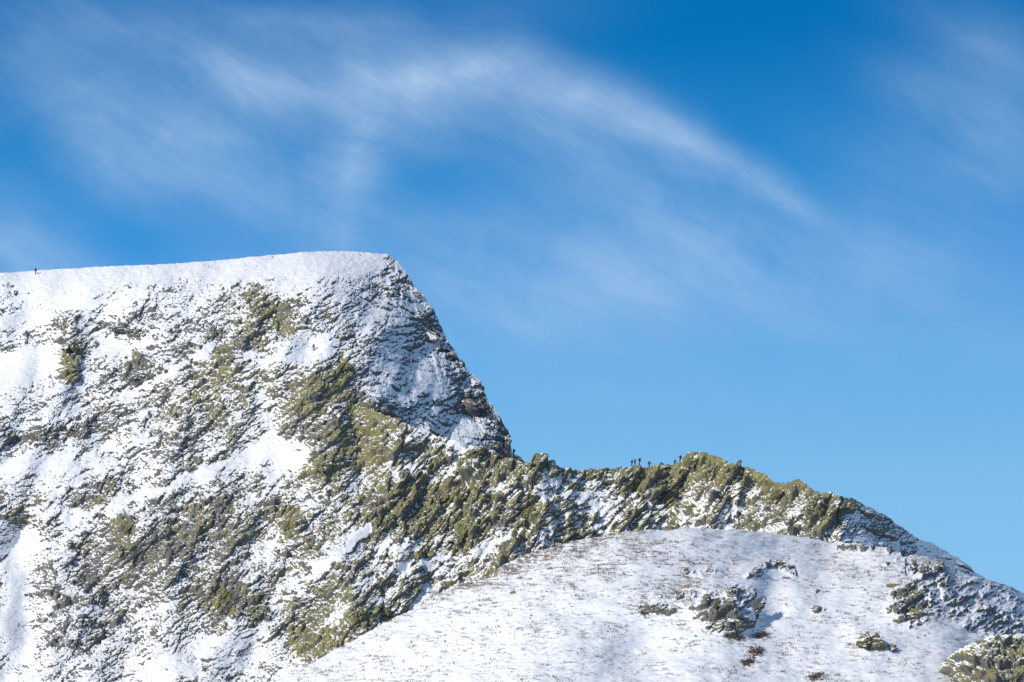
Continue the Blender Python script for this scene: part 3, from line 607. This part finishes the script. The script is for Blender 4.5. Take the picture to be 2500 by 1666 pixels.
GH, GR_, GA = 'rock outcrops on the snowy hill', 'crags along the ridge crest', 'crags on the mountain face'
ROCKS = [
 ('rock_outcrop','C',2128,1574,70,60,15,11,.75,.30,'rounded green lichened outcrop alone low on the snowy slope at right',GH),
 ('boulder','C',2176,1586,26,24,10,12,.5,.35,'small boulder close beside the right end of the lone rounded green outcrop',GH),
 ('boulder','C',2178,1430,30,18,12,13,.65,.15,'single smooth green boulder just up left of the broken slabs on the right slope',GH),
 ('rock_outcrop','C',2232,1452,66,26,28,14,.55,.35,'long tilted slab at the top of the broken right slope outcrop',GH),
 ('rock_outcrop','C',2198,1492,36,30,35,15,.35,.35,'dark lower left block of the broken right slope outcrop',GH),
 ('rock_outcrop','C',2232,1500,38,30,10,16,.75,.25,'bright green lowest middle block of the broken right slope outcrop',GH),
 ('boulder','C',2266,1472,28,34,70,17,.55,.35,'upright block at the right end of the tilted slab on the right slope',GH),
 ('boulder','C',2264,1502,20,14,0,18,.6,.3,'small green boulder right of the bright green block on the right slope',GH),
 ('rock_outcrop','C',2290,1392,34,16,-25,19,.45,.4,'dark flat rock at the top of the right slope near the snow rib',GH),
 ('rock_outcrop','C',1790,1520,66,36,-15,21,.25,.28,'dark overhanging toe of the big crag in the middle of the snowy hill',GH),
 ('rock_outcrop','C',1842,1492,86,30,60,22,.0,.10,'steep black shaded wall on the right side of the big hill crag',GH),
 ('rock_outcrop','C',1782,1478,34,24,10,23,.65,.35,'green lichened block in the centre of the big hill crag',GH),
 ('rock_outcrop','C',1786,1450,26,28,50,24,.45,.4,'olive block at the top of the big hill crag',GH),
 ('boulder','C',1740,1462,40,14,-10,25,.2,.5,'flat snow covered rock at the left end of the big hill crag',GH),
 ('boulder','C',1620,1492,30,20,0,26,.3,.4,'low dark boulder left of the big crag on the hill',GH),
 ('boulder','C',1570,1492,22,24,70,27,.35,.4,'small dark upright rock, the farthest left of the hill rocks',GH),
 ('boulder','C',1612,1454,26,12,-15,28,.4,.45,'small flat rock above the low dark boulder on the hill',GH),
 ('boulder','C',1732,1398,26,12,5,29,.5,.4,'little greenish rock on bare hillside below the rounded crest',GH),
 ('rock_outcrop','C',1900,1378,34,14,0,30,.45,.45,'flat topped ledge rock in the snow hollow right of the hill top',GH),
 ('boulder','C',1838,1398,30,12,15,31,.35,.5,'half buried rock left of the flat topped ledge',GH),
 ('boulder','C',1918,1410,24,9,0,32,.1,.3,'small black rock below the flat topped ledge in blue shade',GH),
 ('boulder','C',1992,1488,12,16,80,33,.3,.35,'two sided grey stone standing alone in the snow bowl',GH),
 ('rock_outcrop','C',2012,1442,26,10,5,34,.5,.5,'low mossy stone above the lone grey stone in the snow bowl',GH),
 ('rock_pinnacle','B',1316,1124,46,26,52,41,.7,.25,'pointed green rock tooth on the ridge crest nearest the headland',GR_),
 ('boulder','B',1350,1134,20,20,0,42,.6,.45,'round snow capped boulder on the crest right of the pointed tooth',GR_),
 ('rock_pinnacle','B',1288,1134,20,11,45,43,.65,.2,'small sharp rock spike left of the pointed tooth',GR_),
 ('rock_outcrop','B',1238,1134,36,20,48,44,.8,.2,'bright green block under the sitting climbers',GR_),
 ('rock_outcrop','B',1690,1128,44,34,50,46,.75,.2,'big rounded green buttress at the left of the ridge summit',GR_),
 ('rock_outcrop','B',1740,1142,56,22,58,47,.7,.25,'slanting green rib below the ridge summit',GR_),
 ('rock_pinnacle','B',1796,1148,56,14,52,48,.30,.1,'dark wedge shaped slab just right of the ridge summit',GR_),
 ('rock_outcrop','B',1895,1196,56,26,38,49,.75,.15,'large olive slab on the right shoulder of the ridge',GR_),
 ('rock_outcrop','B',1985,1244,50,18,55,50,.75,.2,'tilted olive slab left of the last rocky step of the ridge',GR_),
 ('rock_outcrop','B',2040,1246,70,22,52,51,.7,.25,'long olive rib forming the last rocky step of the ridge',GR_),
 ('rock_outcrop','B',1130,1200,46,30,60,52,.6,.2,'square cut crag in the middle of the ridge face',GR_),
 ('rock_outcrop','B',1070,1208,44,40,70,53,.65,.2,'broad cliff block left of the square cut crag',GR_),
 ('rock_outcrop','B',1122,1312,84,24,68,54,.8,.1,'tall smooth green slab standing in the lower ridge face',GR_),
 ('rock_outcrop','B',1282,1262,60,28,55,55,.75,.12,'steep olive buttress above the crest of the snowy hill',GR_),
 ('rock_outcrop','B',948,1278,84,24,50,56,.75,.15,'long green slab beside the snow gully',GR_),
 ('rock_outcrop','B',1046,1330,56,20,60,57,.75,.15,'narrow green fin between two snow patches on the ridge face',GR_),
 ('rock_outcrop','B',984,1160,40,18,50,58,.8,.15,'green slab high on the left of the ridge face',GR_),
 ('rock_outcrop','B',1160,1110,50,26,25,59,.85,.25,'flat topped green block on the crest at the foot of the headland',GR_),
 ('rock_outcrop','B',1640,1208,56,18,52,60,.75,.12,'green rib down the middle of the face below the walkers',GR_),
 ('rock_outcrop','B',1622,1142,24,12,30,61,.6,.3,'low rock on the crest by the crouching walker',GR_),
 ('rock_outcrop','B',805,1440,50,22,58,62,.8,.1,'green slab low on the face left of the hill edge',GR_),
 ('rock_outcrop','B',865,1508,34,26,50,63,.85,.12,'bright green block just above the hill edge',GR_),
 ('rock_outcrop','B',944,1492,22,26,80,64,.85,.15,'small bright green block standing by the hill edge',GR_),
 ('rock_outcrop','A',545,1462,50,30,62,71,.9,.05,'big yellow green slab with a black right side low on the mountain face',GA),
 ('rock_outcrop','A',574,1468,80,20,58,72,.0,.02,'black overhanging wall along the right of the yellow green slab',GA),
 ('rock_outcrop','A',790,1140,52,36,40,73,.8,.12,'diamond shaped green crag below the snow saddle',GA),
 ('rock_outcrop','A',786,1330,40,14,55,74,.8,.1,'green slab beside the upper end of the snow gully',GA),
 ('rock_outcrop','A',705,1285,46,26,70,75,.9,.12,'bright green knob in the middle of the mountain face',GA),
 ('rock_outcrop','A',294,1344,30,24,50,76,.7,.12,'olive boulder left of the dark diagonal cleft',GA),
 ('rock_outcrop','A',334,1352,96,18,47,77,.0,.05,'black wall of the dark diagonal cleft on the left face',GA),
 ('rock_outcrop','A',312,1286,50,16,52,78,.75,.12,'olive slab above the dark diagonal cleft',GA),
 ('rock_outcrop','A',842,898,34,26,30,79,.85,.12,'round green crag high on the mountain below the lone climber',GA),
 ('rock_outcrop','A',338,916,54,34,10,80,.35,.4,'dark rounded crag above the long diagonal snow ramp',GA),
 ('rock_outcrop','A',300,808,66,16,-14,81,.05,.25,'dark cliff band above the upper snow patch on the left',GA),
 ('rock_outcrop','A',176,846,26,46,80,82,.7,.3,'green layered crag on the left of the upper face',GA),
 ('rock_outcrop','A',176,905,26,18,10,83,.8,.2,'green foot of the layered crag on the upper left face',GA),
 ('rock_outcrop','A',20,848,60,12,15,84,.0,.3,'dark icy overhang at the left edge of the mountain face',GA),
 ('rock_outcrop','A',1054,818,40,34,-40,91,.5,.35,'bulging rock nose on the skyline edge of the headland',GA),
 ('rock_outcrop','A',1106,862,38,24,-40,92,.35,.35,'projecting block on the skyline below the rock nose',GA),
 ('rock_outcrop','A',1014,720,34,18,-30,93,.1,.4,'dark overhanging block high on the headland skyline',GA),
 ('rock_outcrop','A',1140,996,44,26,-30,94,.15,.3,'dark undercut crag low on the shaded flank',GA),
 ('rock_outcrop','A',1236,1082,40,22,88,95,.05,.35,'black leaning tower at the foot of the headland above the climbers',GA),
 ('rock_outcrop','A',934,702,26,12,-5,96,.65,.35,'olive rock on the snowy shoulder near the headland top',GA),
]
for i, r_ in enumerate(ROCKS):
    nm, sf, x, y, w, h, ang, sd_, g_, s_, lab, gp = r_
    rock(nm, sf, x, y, w, h, ang, sd_ * 13 + 5, g_, s_, lab, 'boulder' if nm == 'boulder' else ('pinnacle' if nm == 'rock_pinnacle' else 'rock outcrop'), gp)

# near rocky knoll in the lower right corner
kx = np.arange(2180, 2900, 1.7); kc = soft(np.interp(kx, [2150,2245,2278,2310,2345,2390,2435,2500,2560,2700,2900],[1740,1668,1640,1608,1584,1562,1551,1547,1552,1600,1760]), 6) + jag(kx, 980, .8)
KX, KY = col_grid(kx, kc, 1900.0, 200)
KD = 930 + .0 * KX - .10 * (KY - np.repeat(soft(kc, 10)[None, :], KY.shape[0], 0)) + .00035 * (KX - 2420) ** 2 + fbm(KX / 70, KY / 60, 985, 3) * 1.5
_st, _rd = style, rock_displacement
def style(x, y, above):
    c = .80 - .45 * np.exp(-(y - np.interp(x, kx, kc)) / 16) + fbm(x / 50, y / 36, 990, 3) * .3
    return c, .85 + fbm(x / 60, y / 50, 991, 2) * .3
knoll, PK, SK, kK = build_rocky('rocky_knoll', KX, KY, KD, 18, backB, np.zeros_like(KX), M_ROCK)
style = _st
tag(knoll, 'green and grey rocky knoll rising in the bottom right corner', 'rocky knoll')

# ------------------------------------------------------------------ dead grass on the snow
def tufts(name, pts, hs, seed, mat, blades=5, spread=.5, wide=1.0):
    r = np.random.default_rng(seed); n = len(pts); V = np.zeros((n, blades, 3, 3)); a = r.uniform(0, 6.283, (n, blades))
    ln = hs[:, None] * r.uniform(.5, 1.1, (n, blades)); lean = r.uniform(.1, .9, (n, blades))
    base = pts[:, None, :] + np.stack([np.cos(a) * wide, np.sin(a) * .5, np.cos(a) * wide * r.uniform(-.25, .25, (n, 1))], -1) * (hs[:, None, None] * spread * r.uniform(0, 1, (n, blades, 1)))
    w = ln * .16; px_, py_ = -np.sin(a), np.cos(a)
    off = np.stack([px_ * w, py_ * w, w * 0], -1)
    V[:, :, 0] = base - off - [0, 0, .05]; V[:, :, 1] = base + off - [0, 0, .05]
    V[:, :, 2] = base + np.stack([np.cos(a) * lean * ln, np.sin(a) * lean * ln, ln], -1)
    V = V.reshape(-1, 3); F = np.arange(len(V), dtype=np.int32).reshape(-1, 3)
    return tri_mesh(name, V, F, mat)
M_GRASS = plain('dead_grass', (.22, .172, .125), .9, .5, .6); M_HEATH = plain('heather', (.13, .09, .07), .9, .4, 2.0)
n = 260000
ii = rng.integers(0, XC.shape[1], n); jj = rng.integers(0, XC.shape[0], n)
gx_, gy_ = XC[jj, ii], YC[jj, ii]
den = .16 + .95 * np.exp(-((gx_ - 1270) / 430) ** 2 - ((gy_ - 1365 + (gx_ - 1250) * .22) / 70) ** 2) + .5 * np.exp(-((gx_ - 1680) / 150) ** 2 - ((gy_ - 1430) / 60) ** 2) + .6 * np.exp(-((gx_ - 2250) / 200) ** 2 - ((gy_ - 1385) / 26) ** 2) + .25 * np.exp(-((gx_ - 2030) / 90) ** 2 - ((gy_ - 1350) / 20) ** 2)
den *= .12 + 1.7 * sstep(-.05, .30, perlin(gx_ / 30, gy_ / 5.5, 1001) * .7 + perlin(gx_ / 90, gy_ / 30, 1003) * .6); den *= 1 - .85 * np.exp(-((gx_ - 1890) / 60) ** 2 - ((gy_ - 1470) / 90) ** 2)
keep = (rng.random(n) < den * .75) & (gx_ > 500) & (gx_ < 2560) & (gy_ < 1700)
pts = PC[jj[keep] + kC, ii[keep]]
me = tufts('dead_grass', pts, rng.uniform(.12, .34, len(pts)) * (1 + (rng.random(len(pts)) < .12) * .8), 5, M_GRASS, 8, .8, 2.6)
o = bpy.data.objects.new('dead_grass', me); COL.objects.link(o); tag(o, 'tan dead grass poking through the snow of the hill', 'grass', kind='stuff')
# grass on the ledges of the face
n = 60000
pl_ = []
for (PP, XX, YY, kk, SS) in ((PA, XA, YA, kA, SA), (PB, XB, YB, kB, SB)):
    ii = rng.integers(0, XX.shape[1], n); jj = rng.integers(0, XX.shape[0], n); x_, y_ = XX[jj, ii], YY[jj, ii]
    d = .05 + .5 * np.exp(-((x_ - 480) / 230) ** 2 - ((y_ - 1600) / 60) ** 2) + .5 * np.exp(-((x_ - 150) / 60) ** 2 - ((y_ - 1600) / 70) ** 2) + .35 * np.exp(-((x_ - 740) / 40) ** 2 - ((y_ - 1400) / 40) ** 2) + .45 * np.exp(-((x_ - 1850) / 170) ** 2 - ((y_ - 1255) / 34) ** 2) + .5 * np.exp(-((x_ - 2060) / 60) ** 2 - ((y_ - 1300) / 24) ** 2) + .3 * np.exp(-((x_ - 1120) / 40) ** 2 - ((y_ - 1240) / 12) ** 2) + .2 * np.exp(-((x_ - 350) / 300) ** 2 - ((y_ - 700) / 40) ** 2) + .3 * np.exp(-((x_ - 560) / 60) ** 2 - ((y_ - 1130) / 25) ** 2)
    k_ = (rng.random(n) < d * .5) & (SS[jj, ii] > .5) & (x_ > -20) & (x_ < 2540) & (y_ < 1690) & ((XX is XB) | (y_ < ycB_at[np.minimum(jj, YA.shape[0] - 1), np.minimum(ii, XA.shape[1] - 1)] + 2000 * (x_ < 800)))
    if XX is XB: k_ &= x_ > 850
    pl_.append(PP[jj[k_] + kk, ii[k_]])
pts = np.concatenate(pl_)
me = tufts('ledge_grass', pts, rng.uniform(.14, .42, len(pts)), 6, plain('ledge_grass_blades', (.21, .15, .085), .9, .5, .6))
o = bpy.data.objects.new('ledge_grass', me); COL.objects.link(o); tag(o, 'brown grass and moss on the ledges of the rock face', 'grass', kind='stuff')

SHRUBS = [(1792,1556,60,18,'low dark heather bush right under the big hill crag'),(1846,1596,54,24,'dark heather bush in the snow hollow, the lowest of the bushes'),(1858,1552,46,14,'thin sparse heather bush right of the crag foot'),(1828,1616,30,12,'small twiggy heather bush beside the lowest big bush'),(1990,1655,46,14,'brown heather bush at the bottom edge of the snow bowl')]
for q, (x, y, w, h, lab) in enumerate(SHRUBS):
    P = on_C(x, y); k = 1 / PPM(P); r = np.random.default_rng(70 + q); m = 150
    xo = r.normal(0, w * .28, m); yo = r.normal(0, h * .3, m)
    pts = np.array([on_C(x + a, y + b) for a, b in zip(xo, yo)]) - np.array(P)
    me = tufts('heather_bush', pts, r.uniform(.25, .65, m) * (.6 + .4 * np.exp(-(xo / w) ** 2 * 4)), 90 + q, M_HEATH, 6, .7)
    for v in (): pass
    o = bpy.data.objects.new('heather_bush', me); COL.objects.link(o); o.location = P
    tag(o, lab, 'bush', 'heather bushes on the snowy hill')

# ------------------------------------------------------------------ people
import bmesh
def capsule(bm, a, b, ra, rb, seg=10):
    a, b = Vector(a), Vector(b); d = b - a; L = d.length
    if L < 1e-5: d = Vector((0, 0, 1)); L = 1e-4
    z = d.normalized(); x = z.orthogonal().normalized(); y = z.cross(x); rings = []
    for k in range(-3, 4):
        pass
    prof = [(-ra * math.cos(t), ra * math.sin(t)) for t in (.35, .75, 1.15, 1.5708)] + [(L + rb * math.cos(t), rb * math.sin(t)) for t in (1.5708, 1.15, .75, .35)]
    for (h, r) in prof:
        rings.append([bm.verts.new(a + z * h + (x * math.cos(t) + y * math.sin(t)) * r) for t in [6.28318 * q / seg for q in range(seg)]])
    for i in range(len(rings) - 1):
        for q in range(seg):
            bm.faces.new((rings[i][q], rings[i][(q + 1) % seg], rings[i + 1][(q + 1) % seg], rings[i + 1][q]))
    bm.faces.new(rings[0][::-1]); bm.faces.new(rings[-1])
def ellip(bm, c, s, rot=None):
    m = Matrix.Translation(Vector(c)) @ (rot.to_4x4() if rot else Matrix.Identity(4)) @ Matrix.Diagonal((*s, 1))
    bmesh.ops.create_uvsphere(bm, u_segments=14, v_segments=10, radius=1.0, matrix=m)
def remeshed(name, bm, vox, mat, parent, keep=True):
    me = bpy.data.meshes.new(name); bmesh.ops.recalc_face_normals(bm, faces=bm.faces); bm.to_mesh(me); bm.free()
    o = bpy.data.objects.new(name, me); COL.objects.link(o)
    md = o.modifiers.new('r', 'REMESH'); md.mode = 'VOXEL'; md.voxel_size = vox; md.use_smooth_shade = True
    ms = o.modifiers.new('s', 'SMOOTH'); ms.factor = .5; ms.iterations = 2
    dg = bpy.context.evaluated_depsgraph_get(); me2 = bpy.data.meshes.new_from_object(o.evaluated_get(dg)); o.modifiers.clear(); o.data = me2
    bpy.data.meshes.remove(me); me2.name = name
    me2.materials.clear(); me2.materials.append(mat); me2.polygons.foreach_set('use_smooth', np.ones(len(me2.polygons), bool)); o.parent = parent; return o
MSKIN = plain('skin', (.42, .25, .18), .6, .1); PM = {}
def cloth(c):
    if c not in PM: PM[c] = plain('cloth_%02d' % len(PM), c, .85, .3, 9)
    return PM[c]
def person(loc, yaw, pose, jacket, trousers, hat, pack, label, group=None, height=1.75, poles=False):
    root = bpy.data.objects.new('person', None); COL.objects.link(root); root.location = loc; root.rotation_euler = (0, 0, yaw); root.scale = (height / 1.75 * 1.18, height / 1.75 * 1.18, height / 1.75 * 1.04)
    tag(root, label, 'person', group)
    g = dict(lean=5, hip=0, tl=4, tr=-4, kl=3, kr=3, al=6, ar=-6, el=18, er=18, sl=8, sr=8, head=5, twist=0); g.update(pose)
    # local frame: +Y forward, +X right, Z up
    def sag(p, ang, L, side=0):      # go a length L downward, swung forward by ang degrees
        s = math.sin(R(side)); return p + Vector((s * L, math.sin(R(ang)) * L * math.cos(R(side)), -math.cos(R(ang)) * L * math.cos(R(side))))
    pel = Vector((0, 0, .95)); J = {}
    for sd_, s, th, kn in (('l', -1, g['tl'], g['kl']), ('r', 1, g['tr'], g['kr'])):
        h = pel + Vector((s * .09, 0, -.02)); k = sag(h, th, .43, s * g.get('spread', 3)); an = sag(k, th - kn, .42)
        J['h' + sd_], J['k' + sd_], J['a' + sd_] = h, k, an; J['t' + sd_] = an + Vector((s * .02, .16, -.045))
    up = Vector((0, math.sin(R(g['lean'])), math.cos(R(g['lean']))))
    chest = pel + up * .34; neck = pel + up * .53; fw = Vector((0, math.cos(R(g['lean'])), -math.sin(R(g['lean']))))
    hd = neck + Vector((0, math.sin(R(g['lean'] * .5 + g['head'])), math.cos(R(g['lean'] * .5 + g['head'])))) * .17
    for sd_, s, al, el in (('l', -1, g['al'], g['el']), ('r', 1, g['ar'], g['er'])):
        sh = pel + up * .46 + Vector((s * .185, 0, 0)); e = sag(sh, al, .29, s * g['s' + sd_]); w = sag(e, al + el, .25, s * g['s' + sd_] * .4)
        J['s' + sd_], J['e' + sd_], J['w' + sd_] = sh, e, w
    low = min(J['al'].z, J['ar'].z, J['tl'].z, J['tr'].z) - .045
    if 'seat' in pose: low = pel.z - .13
    off = Vector((0, 0, -low))
    for k in J: J[k] = J[k] + off
    pel, chest, neck, hd = pel + off, chest + off, neck + off, hd + off
    # body: one continuous surface
    bm = bmesh.new()
    ellip(bm, hd, (.078, .098, .115)); ellip(bm, hd + Vector((0, .098, -.01)), (.014, .022, .022)); ellip(bm, hd + Vector((0, .082, -.055)), (.028, .014, .010)); ellip(bm, hd + Vector((0, .07, -.09)), (.035, .03, .03))
    for s in (-1, 1): ellip(bm, hd + Vector((s * .08, 0, -.01)), (.014, .024, .034)); ellip(bm, hd + Vector((s * .033, .088, .012)), (.016, .012, .010))
    capsule(bm, neck - up * .05, hd - Vector((0, 0, .05)), .058, .052)
    capsule(bm, pel, chest, .125, .135); capsule(bm, pel + Vector((-.07, 0, 0)), pel + Vector((.07, 0, 0)), .10, .10)
    capsule(bm, chest + up * .07 + Vector((-.10, 0, 0)), chest + up * .07 + Vector((.10, 0, 0)), .095, .095)
    for d in 'lr':
        s = -1 if d == 'l' else 1
        capsule(bm, J['h' + d], J['k' + d], .088, .056); capsule(bm, J['k' + d], J['a' + d], .054, .038); capsule(bm, J['a' + d] - Vector((0, .04, .02)), J['t' + d], .036, .032)
        capsule(bm, J['s' + d], J['e' + d], .052, .040); capsule(bm, J['e' + d], J['w' + d], .040, .028)
        dr = (J['w' + d] - J['e' + d]).normalized(); sx = Vector((0, 1, 0)) if abs(dr.y) < .8 else Vector((0, 0, 1)); pm = J['w' + d] + dr * .05
        sx = (sx - dr * sx.dot(dr)).normalized(); nn = dr.cross(sx)
        capsule(bm, J['w' + d], J['w' + d] + dr * .075, .026, .030)
        for q, (o_, ln) in enumerate(((-.030, .062), (-.010, .075), (.010, .070), (.030, .054))):
            b0 = J['w' + d] + dr * .08 + sx * o_; b1 = b0 + dr * ln * .55; b2 = b1 + (dr * .75 + nn * .6 * s).normalized() * ln * .45
            capsule(bm, b0, b1, .0095, .0088, 6); capsule(bm, b1, b2, .0088, .008, 6)
        capsule(bm, J['w' + d] + dr * .03 + sx * .02, J['w' + d] + dr * .075 + sx * .062, .012, .010, 6)
    remeshed('body', bm, .0085, MSKIN, root)
    bm = bmesh.new()      # jacket
    capsule(bm, pel + up * .02, chest, .158, .165); capsule(bm, chest + up * .07 + Vector((-.10, 0, 0)), chest + up * .07 + Vector((.10, 0, 0)), .125, .125); capsule(bm, pel + Vector((-.05, 0, 0)), pel + Vector((.05, 0, 0)), .145, .145)
    capsule(bm, neck - up * .06, neck + up * .01, .085, .075)
    for d in 'lr':
        capsule(bm, J['s' + d], J['e' + d], .078, .064); capsule(bm, J['e' + d], J['w' + d], .062, .046)
    remeshed('jacket', bm, .016, cloth(jacket), root)
    bm = bmesh.new()
    capsule(bm, pel + Vector((-.06, 0, -.02)), pel + Vector((.06, 0, -.02)), .130, .130)
    for d in 'lr': capsule(bm, J['h' + d], J['k' + d], .112, .078); capsule(bm, J['k' + d], J['a' + d] + Vector((0, 0, .03)), .076, .062)
    remeshed('trousers', bm, .016, cloth(trousers), root)
    for d in 'lr':
        bm = bmesh.new(); capsule(bm, J['a' + d] + Vector((0, -.045, -.02)), J['t' + d], .052, .048); capsule(bm, J['a' + d] + Vector((0, -.02, .08)), J['a' + d], .06, .056); remeshed('boot', bm, .014, cloth((.03, .028, .026)), root)
    bm = bmesh.new(); ellip(bm, hd + Vector((0, -.012, .038)), (.094, .112, .098)); ellip(bm, hd + Vector((0, -.04, -.01)), (.088, .08, .08)); remeshed('hat', bm, .012, cloth(hat), root)
    if pack:
        c_ = chest - fw * .225 + up * .03; ro = Matrix.Rotation(-R(g['lean']), 3, 'X'); bm = bmesh.new()
        for zz, sx_, sy_, sz_ in ((0, .165, .12, .20), (.14, .155, .11, .13), (-.16, .16, .125, .13)): ellip(bm, c_ + up * zz, (sx_, sy_, sz_), ro)
        for s in (-1, 1): capsule(bm, c_ + up * .16 + Vector((s * .10, 0, 0)) + fw * .06, chest + up * .22 + Vector((s * .10, 0, 0)), .03, .03)
        remeshed('backpack', bm, .018, cloth(pack), root)
    if poles:
        for d in 'lr':
            bm = bmesh.new(); w = J['w' + d] + Vector((0, .06, 0)); capsule(bm, w + Vector((0, 0, .05)), Vector((w.x * 1.25, w.y + .12, .0)), .014, .010, 6); remeshed('walking_pole', bm, .010, cloth((.02, .02, .025)), root)
    return root

def skyline(P, k, X, x):
    i = int(np.argmin(np.abs(X - x))); col = P[:, max(0, i - 1):i + 2].reshape(-1, 3); px_, py_ = project(col); return Vector(col[int(np.argmin(py_))])
def stand(P, k, X, x, back=.3, drop=.05): return skyline(P, k, X, x) + Vector((0, back, -drop))
navy = (.018, .024, .045); black = (.014, .014, .018); GP = 'walkers standing on the ridge crest'
person(on_A(87, 672) + Vector((0, 0, .0)), R(165), dict(lean=28, tl=48, kl=80, tr=2, kr=6, al=-25, ar=-30, el=70, er=50, sl=28, sr=34, head=-8), (.10, .018, .03), (.05, .045, .03), navy, None, 'runner in a dark red jacket bounding down the snow at the far left skyline', None, 1.7)
person(on_A(766, 858), R(18), dict(lean=22, tl=24, kl=30, tr=-6, kr=10, al=20, ar=40, el=30, er=20, sl=14, sr=20), (.16, .03, .035), (.13, .028, .03), (.03, .03, .03), (.05, .12, .075), 'lone climber in red with a green pack walking up the snowy mountain face', None, 1.75, True)
yk = R(-60)
person(stand(PB, kB, xsB, 1222, -.3, .05), R(100), dict(seat=1, lean=22, tl=78, kl=85, tr=70, kr=80, al=35, ar=30, el=40, er=40), (.022, .018, .03), black, black, None, 'climber in black sitting farthest left under the dark tower', 'climbers resting at the foot of the headland', 1.75)
person(stand(PB, kB, xsB, 1236, .2, -.25), R(-160), dict(lean=12, tl=6, kl=8, tr=-4, kr=8, al=20, ar=15, el=50, er=40), (.62, .075, .07), (.05, .03, .04), (.45, .06, .06), None, 'climber in a bright red coat beneath the dark tower', 'climbers resting at the foot of the headland', 1.45)
person(stand(PB, kB, xsB, 1242.5, -.5, -.1), R(-100), dict(seat=1, lean=30, tl=80, kl=95, tr=72, kr=90, al=45, ar=40, el=30, er=35), (.03, .05, .13), navy, navy, navy, 'climber in dark blue crouching at the right of the red coat', 'climbers resting at the foot of the headland', 1.8)
person(stand(PB, kB, xsB, 1255.5, -.3, -.3), R(80), dict(lean=4, tl=5, kl=4, tr=-5, kr=5, al=10, ar=-8, el=25, er=30, sl=14, sr=14), navy, navy, navy, (.02, .04, .06), 'tall climber in navy standing upright against the sky right of the tower', 'climbers resting at the foot of the headland', 1.86)
person(stand(PB, kB, xsB, 1541, .1, .05), R(-80), dict(lean=16, tl=12, kl=10, tr=-14, kr=12, al=18, ar=8, el=40, er=40), (.03, .02, .035), black, black, navy, 'walker in black with a rucksack, leftmost of the three standing on the crest', GP, 1.52)
person(stand(PB, kB, xsB, 1552.5, .1, .0), R(170), dict(lean=8, tl=6, kl=8, tr=-6, kr=6, al=12, ar=10, el=55, er=55, sl=16, sr=16), (.22, .07, .06), navy, (.25, .12, .10), None, 'walker in a reddish brown jacket, middle of the three standing on the crest', GP, 1.52)
person(stand(PB, kB, xsB, 1559.5, .0, .05), R(-70), dict(lean=14, tl=8, kl=6, tr=-10, kr=8, al=16, ar=4, el=40, er=40, head=25), (.018, .03, .06), (.02, .035, .07), black, (.02, .035, .05), 'tallest walker in navy with a big rucksack, right of the three on the crest', GP, 1.72)
person(stand(PB, kB, xsB, 1586, .6, .2), R(-75), dict(lean=34, tl=50, kl=60, tr=30, kr=50, al=40, ar=35, el=30, er=30), (.30, .035, .07), black, (.25, .04, .06), (.03, .04, .035), 'walker in a crimson jacket with a dark rucksack bending behind the crest', GP, 1.75)
person(stand(PB, kB, xsB, 1621, .8, .5), R(80), dict(lean=50, tl=70, kl=80, tr=50, kr=70, al=60, ar=70, el=20, er=20), (.035, .02, .03), black, (.02, .02, .05), None, 'walker in dark clothes scrambling low behind the crest rocks', GP, 1.6)
person(stand(PB, kB, xsB, 1648, .6, .3), R(-30), dict(lean=18, tl=30, kl=50, tr=20, kr=40, al=20, ar=10, el=40, er=40, sl=24, sr=20), (.012, .06, .035), (.06, .16, .03), (.05, .03, .04), None, 'walker in a dark green jacket sitting on the crest left of the summit rocks', GP, 1.6)
person(stand(PB, kB, xsB, 1661, .5, .3), R(60), dict(lean=12, tl=30, kl=50, tr=20, kr=40, al=40, ar=50, el=30, er=30, sl=40, sr=30), navy, black, (.03, .05, .08), navy, 'walker in navy with arms out climbing toward the summit rocks', GP, 1.65)
